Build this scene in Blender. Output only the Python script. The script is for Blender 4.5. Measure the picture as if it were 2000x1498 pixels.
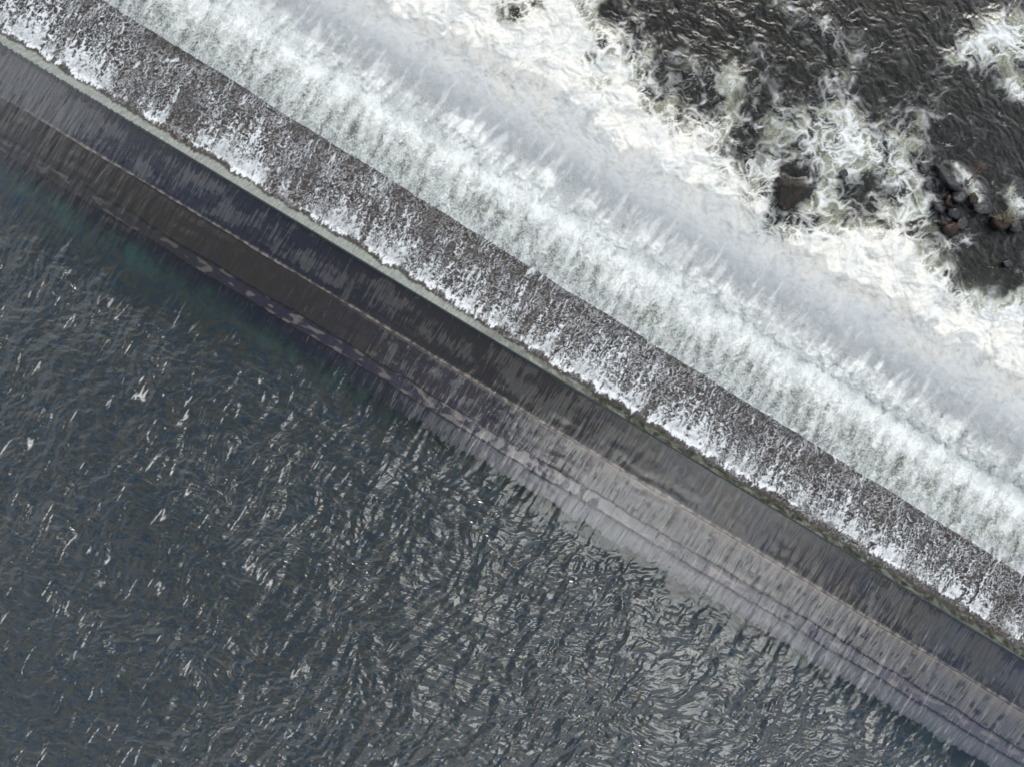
import bpy, bmesh, math
import numpy as np
from mathutils import Vector, Matrix

for o in list(bpy.data.objects):
    bpy.data.objects.remove(o)
SC = bpy.context.scene
COL = SC.collection

# ------------------------------------------------------------------ camera
H = 34.0                       # height of the camera above the reservoir level (m)
F = 1360.0                     # focal length in photo pixels (2000 wide)
cam_d = bpy.data.cameras.new('camera')
cam_d.sensor_width = 36.0
cam_d.lens = 36.0 * F / 2000.0
cam_d.clip_start = 0.5
cam_d.clip_end = 3000.0
cam = bpy.data.objects.new('camera', cam_d)
cam.location = (0, 0, H)
COL.objects.link(cam)
SC.camera = cam

# ------------------------------------------------------------------ world
SUN_EL, SUN_AZ = math.radians(38), math.radians(22)
w = bpy.data.worlds.new('World')
SC.world = w
w.use_nodes = True
nt = w.node_tree
nt.nodes.clear()
def wn(t, **k):
    n = nt.nodes.new(t)
    for a, b in k.items():
        setattr(n, a, b)
    return n
out = wn('ShaderNodeOutputWorld')
bg = wn('ShaderNodeBackground'); bg.inputs['Strength'].default_value = 0.10
sky = wn('ShaderNodeTexSky', sky_type='NISHITA', sun_disc=False)
sky.sun_elevation = SUN_EL; sky.sun_rotation = SUN_AZ; sky.air_density = 1.2; sky.dust_density = 2.0
tc = wn('ShaderNodeTexCoord')
mp = wn('ShaderNodeMapping'); mp.inputs['Scale'].default_value = (1, 1, 1)
nz = wn('ShaderNodeTexNoise'); nz.inputs['Scale'].default_value = 5.0; nz.inputs['Detail'].default_value = 7; nz.inputs['Roughness'].default_value = 0.62
nz.inputs['Distortion'].default_value = 0.6
rp = wn('ShaderNodeValToRGB')
rp.color_ramp.elements[0].position = 0.38; rp.color_ramp.elements[0].color = (0.0, 0.0, 0.0, 1)
rp.color_ramp.elements[1].position = 0.60; rp.color_ramp.elements[1].color = (1, 1, 1, 1)
cl = wn('ShaderNodeMix', data_type='RGBA')
cl.inputs[7].default_value = (9.0, 9.3, 9.8, 1)
nt.links.new(tc.outputs['Generated'], mp.inputs['Vector'])
nt.links.new(mp.outputs['Vector'], nz.inputs['Vector'])
def sky_patch(d, inner, outer, amp):
    # a softly bounded part of the sky around direction d: amp where it is full
    n = wn('ShaderNodeVectorMath', operation='DOT_PRODUCT'); n.inputs[1].default_value = Vector(d).normalized()
    nt.links.new(tc.outputs['Generated'], n.inputs[0])
    r = wn('ShaderNodeMapRange', interpolation_type='SMOOTHSTEP')
    r.inputs['From Min'].default_value = math.cos(math.radians(outer)); r.inputs['From Max'].default_value = math.cos(math.radians(inner))
    r.inputs['To Max'].default_value = amp
    nt.links.new(n.outputs['Value'], r.inputs['Value'])
    return r.outputs['Result']
def wadd(a, b):
    n = wn('ShaderNodeMath', operation='ADD'); nt.links.new(a, n.inputs[0]); nt.links.new(b, n.inputs[1]); return n.outputs[0]
bright = sky_patch((0.20, -0.22, 1), 5, 16, 1.0)
cover = wadd(nz.outputs['Fac'], sky_patch((0.22, -0.24, 1), 3, 20, 0.07))
cover = wadd(cover, sky_patch((0.75, -0.50, 1), 4, 16, -0.16))
cover = wadd(cover, sky_patch((-0.50, 0.22, 1), 4, 22, -0.10))
cover = wadd(cover, sky_patch((-0.66, 0.42, 1), 3, 12, 0.12))
nt.links.new(cover, rp.inputs['Fac'])
cb = wn('ShaderNodeMix', data_type='RGBA'); cb.inputs[6].default_value = (9.4, 9.5, 9.6, 1); cb.inputs[7].default_value = (58.0, 58.0, 56.0, 1)
nt.links.new(bright, cb.inputs[0])
nz2 = wn('ShaderNodeTexNoise'); nz2.inputs['Scale'].default_value = 7.5; nz2.inputs['Detail'].default_value = 6; nz2.inputs['Roughness'].default_value = 0.6
nt.links.new(tc.outputs['Generated'], nz2.inputs['Vector'])
shade = wn('ShaderNodeMapRange'); shade.inputs['From Min'].default_value = 0.34; shade.inputs['From Max'].default_value = 0.66
shade.inputs['To Min'].default_value = 0.55; shade.inputs['To Max'].default_value = 1.35
nt.links.new(nz2.outputs['Fac'], shade.inputs['Value'])
bank = wn('ShaderNodeMath', operation='SUBTRACT'); bank.inputs[0].default_value = 1.0
nt.links.new(wadd(sky_patch((-1.0, -0.25, 1), 12, 48, 0.40), sky_patch((-0.3, -0.8, 1), 12, 38, 0.20)), bank.inputs[1])
sh2 = wn('ShaderNodeMath', operation='MULTIPLY'); nt.links.new(shade.outputs[0], sh2.inputs[0]); nt.links.new(bank.outputs[0], sh2.inputs[1])
cs = wn('ShaderNodeVectorMath', operation='SCALE'); nt.links.new(cb.outputs[2], cs.inputs[0]); nt.links.new(sh2.outputs[0], cs.inputs['Scale'])
nt.links.new(cs.outputs[0], cl.inputs[7])
nt.links.new(rp.outputs['Color'], cl.inputs[0])
nt.links.new(sky.outputs['Color'], cl.inputs[6])
nt.links.new(cl.outputs[2], bg.inputs['Color'])
nt.links.new(bg.outputs[0], out.inputs[0])

sun_d = bpy.data.lights.new('sun', 'SUN')
sun_d.energy = 1.2
sun_d.angle = math.radians(14)
sun_d.color = (1.0, 0.97, 0.92)
sun = bpy.data.objects.new('sun', sun_d)
# the sky's sun_rotation turns clockwise from +Y
sdir = Vector((math.sin(SUN_AZ) * math.cos(SUN_EL), math.cos(SUN_AZ) * math.cos(SUN_EL), math.sin(SUN_EL)))
sun.rotation_euler = (-sdir).to_track_quat('-Z', 'Y').to_euler()
sun.location = (0, 0, 60)
COL.objects.link(sun)

SC.view_settings.view_transform = 'Standard'
SC.view_settings.look = 'None'
SC.view_settings.exposure = 0.15
SC.view_settings.gamma = 1.0
SC.view_settings.use_curve_mapping = False
SC.render.engine = 'CYCLES'
SC.cycles.max_bounces = 6
SC.cycles.volume_bounces = 4
SC.cycles.transparent_max_bounces = 12
SC.cycles.caustics_reflective = False
SC.cycles.caustics_refractive = False

# ------------------------------------------------------------------ plan coordinates
# (p, q): plan units of 1/40 m at reservoir level, p to the right, q downwards.
# (U, V): the same plan turned along the crest of the weir; V grows downstream.
A = math.atan(0.6005)
CA, SA = math.cos(A), math.sin(A)
P0, Q0 = 1000.0, 687.5

def uv_of(p, q):
    return (p - P0) * CA + (q - Q0) * SA, (p - P0) * SA - (q - Q0) * CA
def pq_of(U, V):
    return P0 + U * CA + V * SA, Q0 + U * SA - V * CA
def world(p, q, z):
    s = (H - z) / F
    return (p - 1000.0) * s, (749.0 - q) * s, z
def wv(p, q, z):
    return Vector(world(p, q, z))

# ------------------------------------------------------------------ noise
def _h(ix, iy, seed):
    n = (ix.astype(np.int64) * 374761393 + iy.astype(np.int64) * 668265263 + seed * 1442695041) & 0xFFFFFFFF
    n = ((n ^ (n >> 13)) * 1274126177) & 0xFFFFFFFF
    n = ((n ^ (n >> 16)) * 2246822519) & 0xFFFFFFFF
    return (n ^ (n >> 15)) & 0xFFFF
_ang = np.arange(256) / 256.0 * 2 * np.pi
_gx, _gy = np.cos(_ang).astype(np.float32), np.sin(_ang).astype(np.float32)
def noise(x, y, seed=0):
    """gradient noise, about -1..1"""
    xi = np.floor(x); yi = np.floor(y)
    fx = (x - xi).astype(np.float32); fy = (y - yi).astype(np.float32)
    xi = xi.astype(np.int64); yi = yi.astype(np.int64)
    ux = fx * fx * fx * (fx * (fx * 6 - 15) + 10)
    uy = fy * fy * fy * (fy * (fy * 6 - 15) + 10)
    def g(a, b):
        k = _h(xi + a, yi + b, seed) & 255
        return _gx[k] * (fx - a) + _gy[k] * (fy - b)
    n0 = g(0, 0) * (1 - ux) + g(1, 0) * ux
    n1 = g(0, 1) * (1 - ux) + g(1, 1) * ux
    return (n0 * (1 - uy) + n1 * uy) * 1.5
def fbm(x, y, seed=0, octv=4, gain=0.5, lac=2.03):
    s = 0.0; a = 1.0; t = 0.0
    for i in range(octv):
        s = s + a * noise(x + 17.3 * i, y - 9.1 * i, seed + i * 31)
        t += a; a *= gain; x = x * lac; y = y * lac
    return s / t
def ridge(x, y, seed=0, octv=3, gain=0.5, lac=2.1):
    """1 on thin winding lines, falling to 0"""
    s = 0.0; a = 1.0; t = 0.0
    for i in range(octv):
        s = s + a * (1 - np.clip(np.abs(noise(x + 7.7 * i, y + 3.3 * i, seed + i * 57)) * 2.2, 0, 1))
        t += a; a *= gain; x = x * lac; y = y * lac
    return s / t
def rank(a):
    """same field, values spread evenly over 0..1"""
    s = np.sort(a.ravel()[::37])
    return np.interp(a, s, np.linspace(0, 1, len(s)))
def sst(a, b, x):
    t = np.clip((x - a) / (b - a), 0, 1)
    return t * t * (3 - 2 * t)
def rot(x, y, deg):
    c, s = math.cos(math.radians(deg)), math.sin(math.radians(deg))
    return x * c + y * s, -x * s + y * c
def blob(p, q, cx, cy, rx, ry, deg, amp):
    x, y = rot(p - cx, q - cy, deg)
    return amp * np.exp(-((x / rx) ** 2 + (y / ry) ** 2))

def axis(a, b, step, far0, far1):
    """even steps from a to b, growing steps out to far0 / far1"""
    core = np.arange(a, b + step * 0.5, step)
    lo = []; v = a; s = step
    while v > far0:
        s *= 1.22; v -= s; lo.append(v)
    hi = []; v = b; s = step
    while v < far1:
        s *= 1.22; v += s; hi.append(v)
    return np.array(lo[::-1] + list(core) + hi)

# ------------------------------------------------------------------ mesh helpers
def grid_mesh(name, X, Y, Z, attrs=None, flip=False):
    nr, nc = X.shape
    co = np.stack([X, Y, Z], -1).reshape(-1, 3).astype(np.float32)
    idx = np.arange(nr * nc, dtype=np.int32).reshape(nr, nc)
    a, b, c, d = idx[:-1, :-1], idx[:-1, 1:], idx[1:, 1:], idx[1:, :-1]
    q = np.stack([a, b, c, d] if not flip else [a, d, c, b], -1).reshape(-1, 4)
    me = bpy.data.meshes.new(name)
    me.vertices.add(len(co)); me.vertices.foreach_set('co', co.ravel())
    me.loops.add(q.size); me.loops.foreach_set('vertex_index', q.ravel().astype(np.int32))
    me.polygons.add(len(q)); me.polygons.foreach_set('loop_start', (np.arange(len(q)) * 4).astype(np.int32))
    me.update(calc_edges=True)
    me.shade_smooth()
    for k, v in (attrs or {}).items():
        at = me.attributes.new(k, 'FLOAT', 'POINT')
        at.data.foreach_set('value', np.asarray(v, dtype=np.float32).ravel())
    return me
def tri_mesh(name, co, faces):
    me = bpy.data.meshes.new(name)
    n = faces.shape[1]
    me.vertices.add(len(co)); me.vertices.foreach_set('co', co.astype(np.float32).ravel())
    me.loops.add(faces.size); me.loops.foreach_set('vertex_index', faces.ravel().astype(np.int32))
    me.polygons.add(len(faces)); me.polygons.foreach_set('loop_start', (np.arange(len(faces)) * n).astype(np.int32))
    me.update(calc_edges=True)
    me.shade_smooth()
    return me
def link(name, me, mat, parent=None, label=None, cat=None, kind=None, group=None):
    o = bpy.data.objects.new(name, me)
    COL.objects.link(o)
    if mat: me.materials.append(mat)
    if parent: o.parent = parent
    if label: o['label'] = label
    if cat: o['category'] = cat
    if kind: o['kind'] = kind
    if group: o['group'] = group
    return o
def empty(name, loc, label, cat, group=None):
    o = bpy.data.objects.new(name, None)
    COL.objects.link(o); o.location = loc
    o['label'] = label; o['category'] = cat
    if group: o['group'] = group
    return o

# ------------------------------------------------------------------ material helpers
class M:
    def __init__(self, name):
        self.m = bpy.data.materials.new(name); self.m.use_nodes = True
        self.t = self.m.node_tree; self.t.nodes.clear()
        self.out = self.n('ShaderNodeOutputMaterial')
    def n(self, t, **k):
        x = self.t.nodes.new(t)
        for a, b in k.items(): setattr(x, a, b)
        return x
    def l(self, a, b): self.t.links.new(a, b)
    def setv(self, sock, v):
        if isinstance(v, bpy.types.NodeSocket): self.l(v, sock)
        elif isinstance(v, (tuple, list)) and len(v) == 3 and sock.type == 'RGBA': sock.default_value = (*v, 1)
        else: sock.default_value = v
    def attr(self, name): return self.n('ShaderNodeAttribute', attribute_name=name).outputs['Fac']
    def mix(self, f, a, b):
        x = self.n('ShaderNodeMix', data_type='RGBA')
        self.setv(x.inputs[0], f); self.setv(x.inputs[6], a); self.setv(x.inputs[7], b)
        return x.outputs[2]
    def math(self, op, a, b=0.0, clamp=False):
        x = self.n('ShaderNodeMath', operation=op, use_clamp=clamp)
        self.setv(x.inputs[0], a); self.setv(x.inputs[1], b)
        return x.outputs[0]
    def ramp(self, v, a, b, lo=0.0, hi=1.0):
        x = self.n('ShaderNodeMapRange', interpolation_type='SMOOTHSTEP')
        self.setv(x.inputs['Value'], v)
        x.inputs['From Min'].default_value = a; x.inputs['From Max'].default_value = b
        x.inputs['To Min'].default_value = lo; x.inputs['To Max'].default_value = hi
        return x.outputs['Result']
    def coord(self, scale=(1, 1, 1), rotz=0.0):
        g = self.n('ShaderNodeTexCoord')
        r = self.n('ShaderNodeMapping'); r.inputs['Rotation'].default_value = (0, 0, rotz)
        s = self.n('ShaderNodeMapping'); s.inputs['Scale'].default_value = scale
        self.l(g.outputs['Object'], r.inputs['Vector']); self.l(r.outputs[0], s.inputs['Vector'])
        return s.outputs[0]
    def noise(self, vec, scale, detail=4, rough=0.55, dist=0.0, out='Fac'):
        x = self.n('ShaderNodeTexNoise')
        self.l(vec, x.inputs['Vector'])
        x.inputs['Scale'].default_value = scale; x.inputs['Detail'].default_value = detail
        x.inputs['Roughness'].default_value = rough; x.inputs['Distortion'].default_value = dist
        return x.outputs[out]
    def bump(self, h, strength, dist, normal=None):
        x = self.n('ShaderNodeBump')
        self.setv(x.inputs['Height'], h); self.setv(x.inputs['Strength'], strength); x.inputs['Distance'].default_value = dist
        if normal: self.l(normal, x.inputs['Normal'])
        return x.outputs[0]
    def diffuse(self, c, n=None, rough=0.0):
        x = self.n('ShaderNodeBsdfDiffuse'); self.setv(x.inputs['Color'], c)
        if n: self.l(n, x.inputs['Normal'])
        return x.outputs[0]
    def glossy(self, c, rough, n=None):
        x = self.n('ShaderNodeBsdfGlossy'); self.setv(x.inputs['Color'], c); self.setv(x.inputs['Roughness'], rough)
        if n: self.l(n, x.inputs['Normal'])
        return x.outputs[0]
    def transp(self, c):
        x = self.n('ShaderNodeBsdfTransparent'); self.setv(x.inputs['Color'], c); return x.outputs[0]
    def fres(self, ior, n=None):
        x = self.n('ShaderNodeFresnel'); x.inputs['IOR'].default_value = ior
        if n: self.l(n, x.inputs['Normal'])
        return x.outputs[0]
    def mixs(self, f, a, b):
        x = self.n('ShaderNodeMixShader'); self.setv(x.inputs[0], f); self.l(a, x.inputs[1]); self.l(b, x.inputs[2])
        return x.outputs[0]
    def prin(self, c, rough=0.6, n=None, spec=0.5):
        x = self.n('ShaderNodeBsdfPrincipled'); self.setv(x.inputs['Base Color'], c); self.setv(x.inputs['Roughness'], rough)
        self.setv(x.inputs['Specular IOR Level'], spec)
        if n: self.l(n, x.inputs['Normal'])
        return x.outputs[0]
    def done(self, s):
        self.l(s, self.out.inputs['Surface']); return self.m

# ================================================================== RESERVOIR WATER
def mat_reservoir():
    m = M('reservoir_water')
    v1 = m.coord((1, 1, 1)); 
    n1 = m.noise(v1, 2.2, 5, 0.6, 1.2)
    calm = m.attr('calm')
    # short capillary ripples; where the water speeds up to the crest they are drawn out along the flow
    vf = m.coord((4.5, 0.5, 1), A)
    n2 = m.noise(vf, 1.0, 5, 0.66, 0.6)
    v3 = m.coord((1, 1.6, 1), math.radians(12))
    n3 = m.noise(v3, 3.4, 5, 0.6, 1.4)
    hgt = m.mix(calm, n3, n2)
    n4 = m.noise(m.coord((1, 1.9, 1), math.radians(-14)), 1.35, 4, 0.6, 1.5)
    st = m.mix(calm, m.ramp(n4, 0.42, 0.62, 0.04, 0.50), (0.20, 0.20, 0.20))
    nrm = m.bump(hgt, st, 0.055)
    body = m.mix(m.ramp(n1, 0.35, 0.65), (0.015, 0.029, 0.040), (0.036, 0.038, 0.030))
    body = m.mix(m.attr('teal'), body, (0.03, 0.085, 0.075))
    under = m.mixs(m.attr('clear'), m.diffuse(body, nrm), m.transp((0.90, 0.92, 0.90)))
    foam = m.attr('foam')
    f = m.fres(1.45, nrm)
    f = m.math('MULTIPLY', f, m.ramp(calm, 0, 1, 1.95, 1.05), True)
    f = m.math('MINIMUM', f, 0.135)
    sh = m.mixs(f, under, m.glossy((0.97, 0.98, 1.0), 0.09, nrm))
    sh = m.mixs(foam, sh, m.diffuse((0.75, 0.74, 0.72)))
    return m.done(sh)

def build_reservoir():
    Us = axis(-1260, 1330, 2.0, -9000, 9000)
    Vs = axis(-1260, -10, 2.0, -9000, -12)
    Vs = Vs[Vs < -9]
    Vs = np.concatenate([Vs, np.arange(-8, 24.1, 1.6)])
    U, V = np.meshgrid(Us, Vs)
    p, q = pq_of(U, V)
    wx = fbm(p / 210, q / 210, 3, 3) * 46; wy = fbm(p / 210, q / 210, 9, 3) * 46
    a, b = rot(p + wx, q + wy, 12)
    chop = sst(-188 - 50 * sst(-250, -700, U), -300 - 70 * sst(-250, -700, U), V + 26 * noise(U / 60, V / 200, 4) + 26 * noise(U / 11, V / 130, 5))
    # wind chop: sharp little crests, longest across the picture, on a soft swell
    g1 = fbm(a / 42, b / 17, 11, 4, 0.58)
    a2, b2 = rot(p + wx * 1.5, q + wy * 1.5, -24)
    g2 = fbm(a2 / 24, b2 / 9.5, 21, 3, 0.55)
    x1, y1 = rot(p + wx, q + wy, -58)
    g4 = fbm(x1 / 110, y1 / 34, 23, 3, 0.5)
    h = 0.085 * g1 - 0.026 * np.abs(g1) + 0.030 * g2 + 0.10 * g4
    h = h + 0.12 * fbm(p / 140, q / 80, 41, 3)
    # broad patches where gusts roughen the water more
    gust = 0.72 + 0.5 * sst(-0.25, 0.4, fbm(p / 330, q / 240, 51, 3))
    h = h * chop * gust
    # standing waves over the drowned steps, parallel to the crest
    lead = sst(-330, -170, V) * sst(-2, -70, V)
    ph = V + 9 * noise(U / 130, V * 0 + 2.2, 61) + 4 * noise(U / 30, V / 90, 62)
    h = h + 0.007 * lead * np.cos(ph / 27.0 * 2 * np.pi) * sst(-0.1, 0.5, noise(U / 120, V / 60, 65))
    h = h + lead * 0.020 * fbm(U / 22, V / 70, 63, 4) + 0.006 * lead * fbm(U / 7, V / 60, 66, 2)
    h = h + 0.005 * sst(-180, -90, V) * sst(-700, -1100, U) * noise(U / 6.5, V / 90, 64)
    # drawdown over the crest and the curl over its lip
    z = h - 0.05 * sst(-90, 0, V) - np.where(V > 0, 0.0016 * np.clip(V, 0, None) ** 2, 0)
    # how much of the stone below shows
    clear = sst(-270 + 36 * sst(-100, -500, U), -195 + 14 * sst(-100, -500, U), V + 10 * noise(U / 22, V / 45, 71)) * 0.88
    clear = clear * (1 - sst(-6, 3, V) * 1.0)
    calm = 1 - chop
    teal = 0.8 * sst(-262, -212, V) * sst(-176, -208, V) * (0.30 + 0.8 * sst(0.0, 0.35, noise(U / 75, V / 60, 81))) * (0.55 + 0.45 * fbm(U / 8, V / 60, 82, 2))
    lip = sst(-2, 4, V)
    # sparse wind streaks of white on the left
    x, y = rot(p + wx * 0.25, q + wy * 0.2, -60)
    st = sst(0.40, 0.58, noise(x / 62, y / 20, 91)) * sst(0.76, 0.95, ridge(x / 120, y / 13 + 0.10 * noise(x / 9, y / 30, 94), 92, 1))
    st = st * sst(1250, 300, p) * chop
    st = st * sst(-0.8, 0.05, noise(x / 4.2, y / 3.2, 93) + noise(x / 17, y / 40, 95))
    foam = st * 0.8
    X, Y, Z = world(p, q, z)
    me = grid_mesh('reservoir', X, Y, Z, dict(clear=clear * (1 - lip), calm=calm, teal=np.clip(teal, 0, 1), foam=foam), flip=True)
    # two materials: the faces past the crest edge are the green, accelerating sheet
    o = link('reservoir', me, mat_reservoir(), kind='structure')
    return o

# the pale sheet of water that curls over the crest
def vedge(U):
    return 181 - (U + 1275) * 39 / 2356 + 1.6 * noise(U / 60, U * 0 + 1.5, 5) + 0.8 * noise(U / 9, U * 0 + 3.5, 6)
def lipw(U):
    return 18 - 5 * sst(-200, 500, U) + 4.0 * noise(U / 30, U * 0 + 4.4, 7) + 2.2 * noise(U / 7, U * 0 + 1.1, 8) + 1.6 * noise(U / 2.6, U * 0 + 1.6, 9)

def mat_cascade():
    m = M('spillway_water')
    foam = m.attr('foam'); lip = m.attr('lip'); tone = m.attr('tone'); wet = m.attr('wet')
    v = m.coord((1, 1, 1))
    fine = m.noise(v, 11.0, 5, 0.7, 1.0)
    bedn = m.noise(v, 5.0, 6, 0.7, 0.5)
    bed = m.mix(m.ramp(bedn, 0.35, 0.68), (0.020, 0.018, 0.017), (0.085, 0.070, 0.060))
    bed = m.mix(m.ramp(m.noise(v, 0.45, 3, 0.5), 0.42, 0.62), bed, (0.050, 0.046, 0.048))
    # lip sheet: pale green where thick, olive brown where it thins
    vf = m.coord((9.0, 2.0, 1), A)
    ls = m.noise(vf, 1.0, 6, 0.7, 0.9)
    pale = m.mix(m.ramp(ls, 0.3, 0.7), (0.19, 0.21, 0.20), (0.37, 0.40, 0.37))
    oliv = m.mix(m.ramp(m.noise(v, 3.2, 5, 0.65, 0.6), 0.40, 0.68), (0.016, 0.015, 0.009), (0.12, 0.14, 0.10))
    lipc = m.mix(tone, pale, oliv)
    body = m.mix(lip, bed, lipc)
    # curtain: aerated water, grey green
    cur = m.mix(m.ramp(m.math('ADD', m.math('MULTIPLY', fine, 0.6), m.math('MULTIPLY', m.attr('grain'), 0.4)), 0.33, 0.66), (0.11, 0.12, 0.11), (0.56, 0.61, 0.60))
    body = m.mix(wet, body, cur)
    nrm = m.bump(fine, 0.8, 0.05)
    white = m.mix(m.attr('blue'), (0.82, 0.865, 0.875), (0.76, 0.79, 0.85))
    base = m.mix(foam, body, white)
    sh = m.prin(base, m.ramp(foam, 0, 1, 0.35, 0.8), nrm, 0.25)
    return m.done(sh)

def build_cascade():
    Us = axis(-1260, 1330, 1.6, -9000, 9000)
    T = np.linspace(0, 1, 212)
    Ve = vedge(Us)
    U = np.repeat(Us[None, :], len(T), 0)
    end = 330.0
    # rows 0..: crest edge -> apron edge -> foot of the fall
    k = 0.50
    t1 = np.clip(T / k, 0, 1)[:, None]; t2 = np.clip((T - k) / (1 - k), 0, 1)[:, None]
    V = 1.0 + t1 * (Ve[None, :] - 1.0) + t2 * (end - Ve[None, :])
    Lw = lipw(Us)[None, :] + 0 * V
    p, q = pq_of(U, V)
    Veg = Ve[None, :] + 0 * V
    # --- foam on the apron
    wx = fbm(U / 19, V / 24, 101, 3) * 9; wy = fbm(U / 19, V / 24, 102, 3) * 9
    d = V - Lw
    along = 0.5 + 0.5 * noise(U / 70, U * 0 + 2.5, 103) + 0.45 * noise(U / 24, U * 0 + 6.5, 104) + 0.35 * noise(U / 9, U * 0 + 8.5, 105)
    leftmore = sst(-850, -1150, U)
    front = 9 + 8 * noise(U / 22, U * 0 + 5.5, 106) + 3.5 * noise(U / 6, V / 30, 107) - 3 * leftmore + 7 * sst(200, 800, U)
    Us_ = U + 0.12 * V + wx * 0.5
    fing = 0.5 + 0.5 * noise(Us_ / 9, V / 80, 136) + 0.40 * noise(Us_ / 4.2, V / 45, 137)
    reach = 18 + 34 * along + 26 * (fing - 0.5) + 34 * leftmore
    clump = sst(front - 3, front + 5, d) * np.exp(-np.clip(d - front - 5, 0, None) / np.clip(reach, 8, None)) * np.clip(-0.05 + 1.25 * along + 0.50 * fing, 0.05, 1.35)
    plm = sst(0.15, 0.60, noise((U + 0.16 * V) / 10 + 0.25 * noise(V / 14, U / 40, 109), V / 120 + 0.4, 108)) * sst(front, front + 8, d)
    plm = plm * sst(Veg - 4, Veg - 45, V)
    dens = clump * 0.95 + plm * 0.32 + 0.08 * sst(-0.3, 0.4, noise(U / 50, V / 40, 135)) + 0.10 * (fing - 0.5)
    n1 = fbm((U + wx) / 5.5, (V + wy) / 10.5, 110, 3, 0.6)
    n2 = ridge((U + wx) / 6.5, (V + wy) / 15, 111, 2, 0.6)
    fine = rank(0.50 * n2 + 0.50 * (n1 * 0.5 + 0.5) + 0.12 * noise(U / 3.3, V / 3.3, 112))
    thr = 0.92 - 0.98 * np.clip(dens, 0, 1.1)
    fa = sst(thr - 0.08, thr + 0.45, fine) * sst(-0.02, 0.12, dens)
    speck = sst(0.42, 1.0, rank(ridge((U + wx * 1.3) / 6, (V + wy * 1.3) / 11, 113, 2) + 0.3 * noise(U / 3, V / 3, 133))) * 0.50 * sst(2, 10, d) * (0.45 + 0.7 * sst(-0.3, 0.4, noise(U / 60, V / 50, 114)))
    # winding threads running down the apron
    th = (U + 0.10 * V + 7 * noise(V / 16, U / 60, 116) + 3 * noise(V / 6, U / 30, 117)) / 13
    line = sst(0.85, 0.97, 1 - np.abs(noise(th, V / 210 + 0.3, 115)) * 1.5) * sst(0.02, 0.30, noise(U / 28, V / 45, 118)) * sst(front, front + 14, d)
    ap = np.clip(np.maximum(np.maximum(fa, speck * 0.8), line * 0.85), 0, 1)
    # --- curtain
    c = (V - Veg)
    incur = sst(-0.5, 0.8, c)
    e1 = 0.6 * fbm((U + wx) / 4.0, (V + wy) / 7.5, 120, 3, 0.7) + 0.7 * noise((U + 0.1 * V) / 14, V / 60, 138)
    e2 = ridge((U + wx * 2) / 11, (V + wy * 2) / 26, 121, 3, 0.65)
    blot = fbm(U / 46, V / 34, 122, 3)
    cf = 0.10 - 0.12 * sst(70, 20, c) + 0.60 * sst(0.35, 0.85, e2) + 0.26 * e1 - 0.36 * sst(0.02, 0.45, blot) * sst(8, 30, c) * sst(110, 55, c)
    cf = cf + 0.85 * sst(48, 120, c + 26 * noise(U / 34, V / 60, 123))
    cf = cf + 0.45 * sst(0.82, 0.97, 1 - np.abs(noise(th * 0.8, V / 150, 124)) * 1.5) * sst(80, 20, c)
    plume = 0.5 + 0.5 * noise((U - 0.10 * V) / 20, V / 55, 250) + 0.35 * noise(U / 9, V / 22, 251)
    cf = cf - 0.30 * sst(0.65, 0.15, plume) * sst(60, 100, c) * sst(132, 112, c)
    foam = ap * (1 - incur) + np.clip(cf, 0, 1) * incur
    lip = sst(2.5, -2.5, d + 2.5 * noise(U / 3, V / 8, 132)) * (1 - incur)
    # dark ragged strip just past the lip
    foam = foam * sst(-2, 4, d)
    tone = np.clip(sst(-160, 250, U + 120 * noise(U / 90, U * 0 + 1.7, 130)) + 0.55 * sst(0.0, 6, d + 3), 0, 1) * 1.0
    tone = np.where(U < 100, np.clip(tone * 0.9, 0, 1), tone)
    tone = np.clip(tone - 0.35 * sst(0.1, 0.5, noise(U / 26, V / 9, 131)), 0, 1)
    # --- heights
    zl = -0.05 - 0.50 * np.clip(V / 24, 0, 1) ** 1.7
    za = -0.55 - 0.35 * np.clip((V - 24) / 12, 0, 1) - 0.45 * np.clip((V - 36) / 130, 0, 1)
    z = np.where(V < 24, zl, za)
    z = z + 0.10 * fa * sst(3, 12, d) + 0.025 * n1 * sst(2, 10, d) + 0.05 * clump * n1
    tt = np.clip(c / 150, 0, 1.2)
    zc = -1.35 - 3.0 * tt ** 1.8 + 0.10 * e1 * sst(0, 10, c) + 0.14 * fbm(U / 22, V / 30, 125, 3) * sst(5, 40, c) + 0.10 * e2 * sst(0, 25, c)
    z = z * (1 - incur) + zc * incur
    grain = np.clip(0.5 + 0.5 * e1, 0, 1)
    X, Y, Z = world(p, q, z)
    me = grid_mesh('spillway_water', X, Y, Z, dict(foam=foam, lip=lip, tone=tone, wet=incur, grain=grain, blue=0.6 * (1 - incur)), flip=True)
    return link('spillway_water', me, mat_cascade(), kind='structure')

# ================================================================== RIVER BELOW
def polyside(p, q, pts):
    """signed distance to an open polyline, positive on its upper right side"""
    best = np.full(p.shape, 1e9); sign = np.ones(p.shape)
    for (x0, y0), (x1, y1) in zip(pts[:-1], pts[1:]):
        dx, dy = x1 - x0, y1 - y0; L2 = dx * dx + dy * dy
        t = np.clip(((p - x0) * dx + (q - y0) * dy) / L2, 0, 1)
        d = np.hypot(p - x0 - t * dx, q - y0 - t * dy)
        s = np.sign(dx * (q - y0) - dy * (p - x0))
        m = d < best
        best = np.where(m, d, best); sign = np.where(m, -s, sign)
    return best * sign

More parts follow.
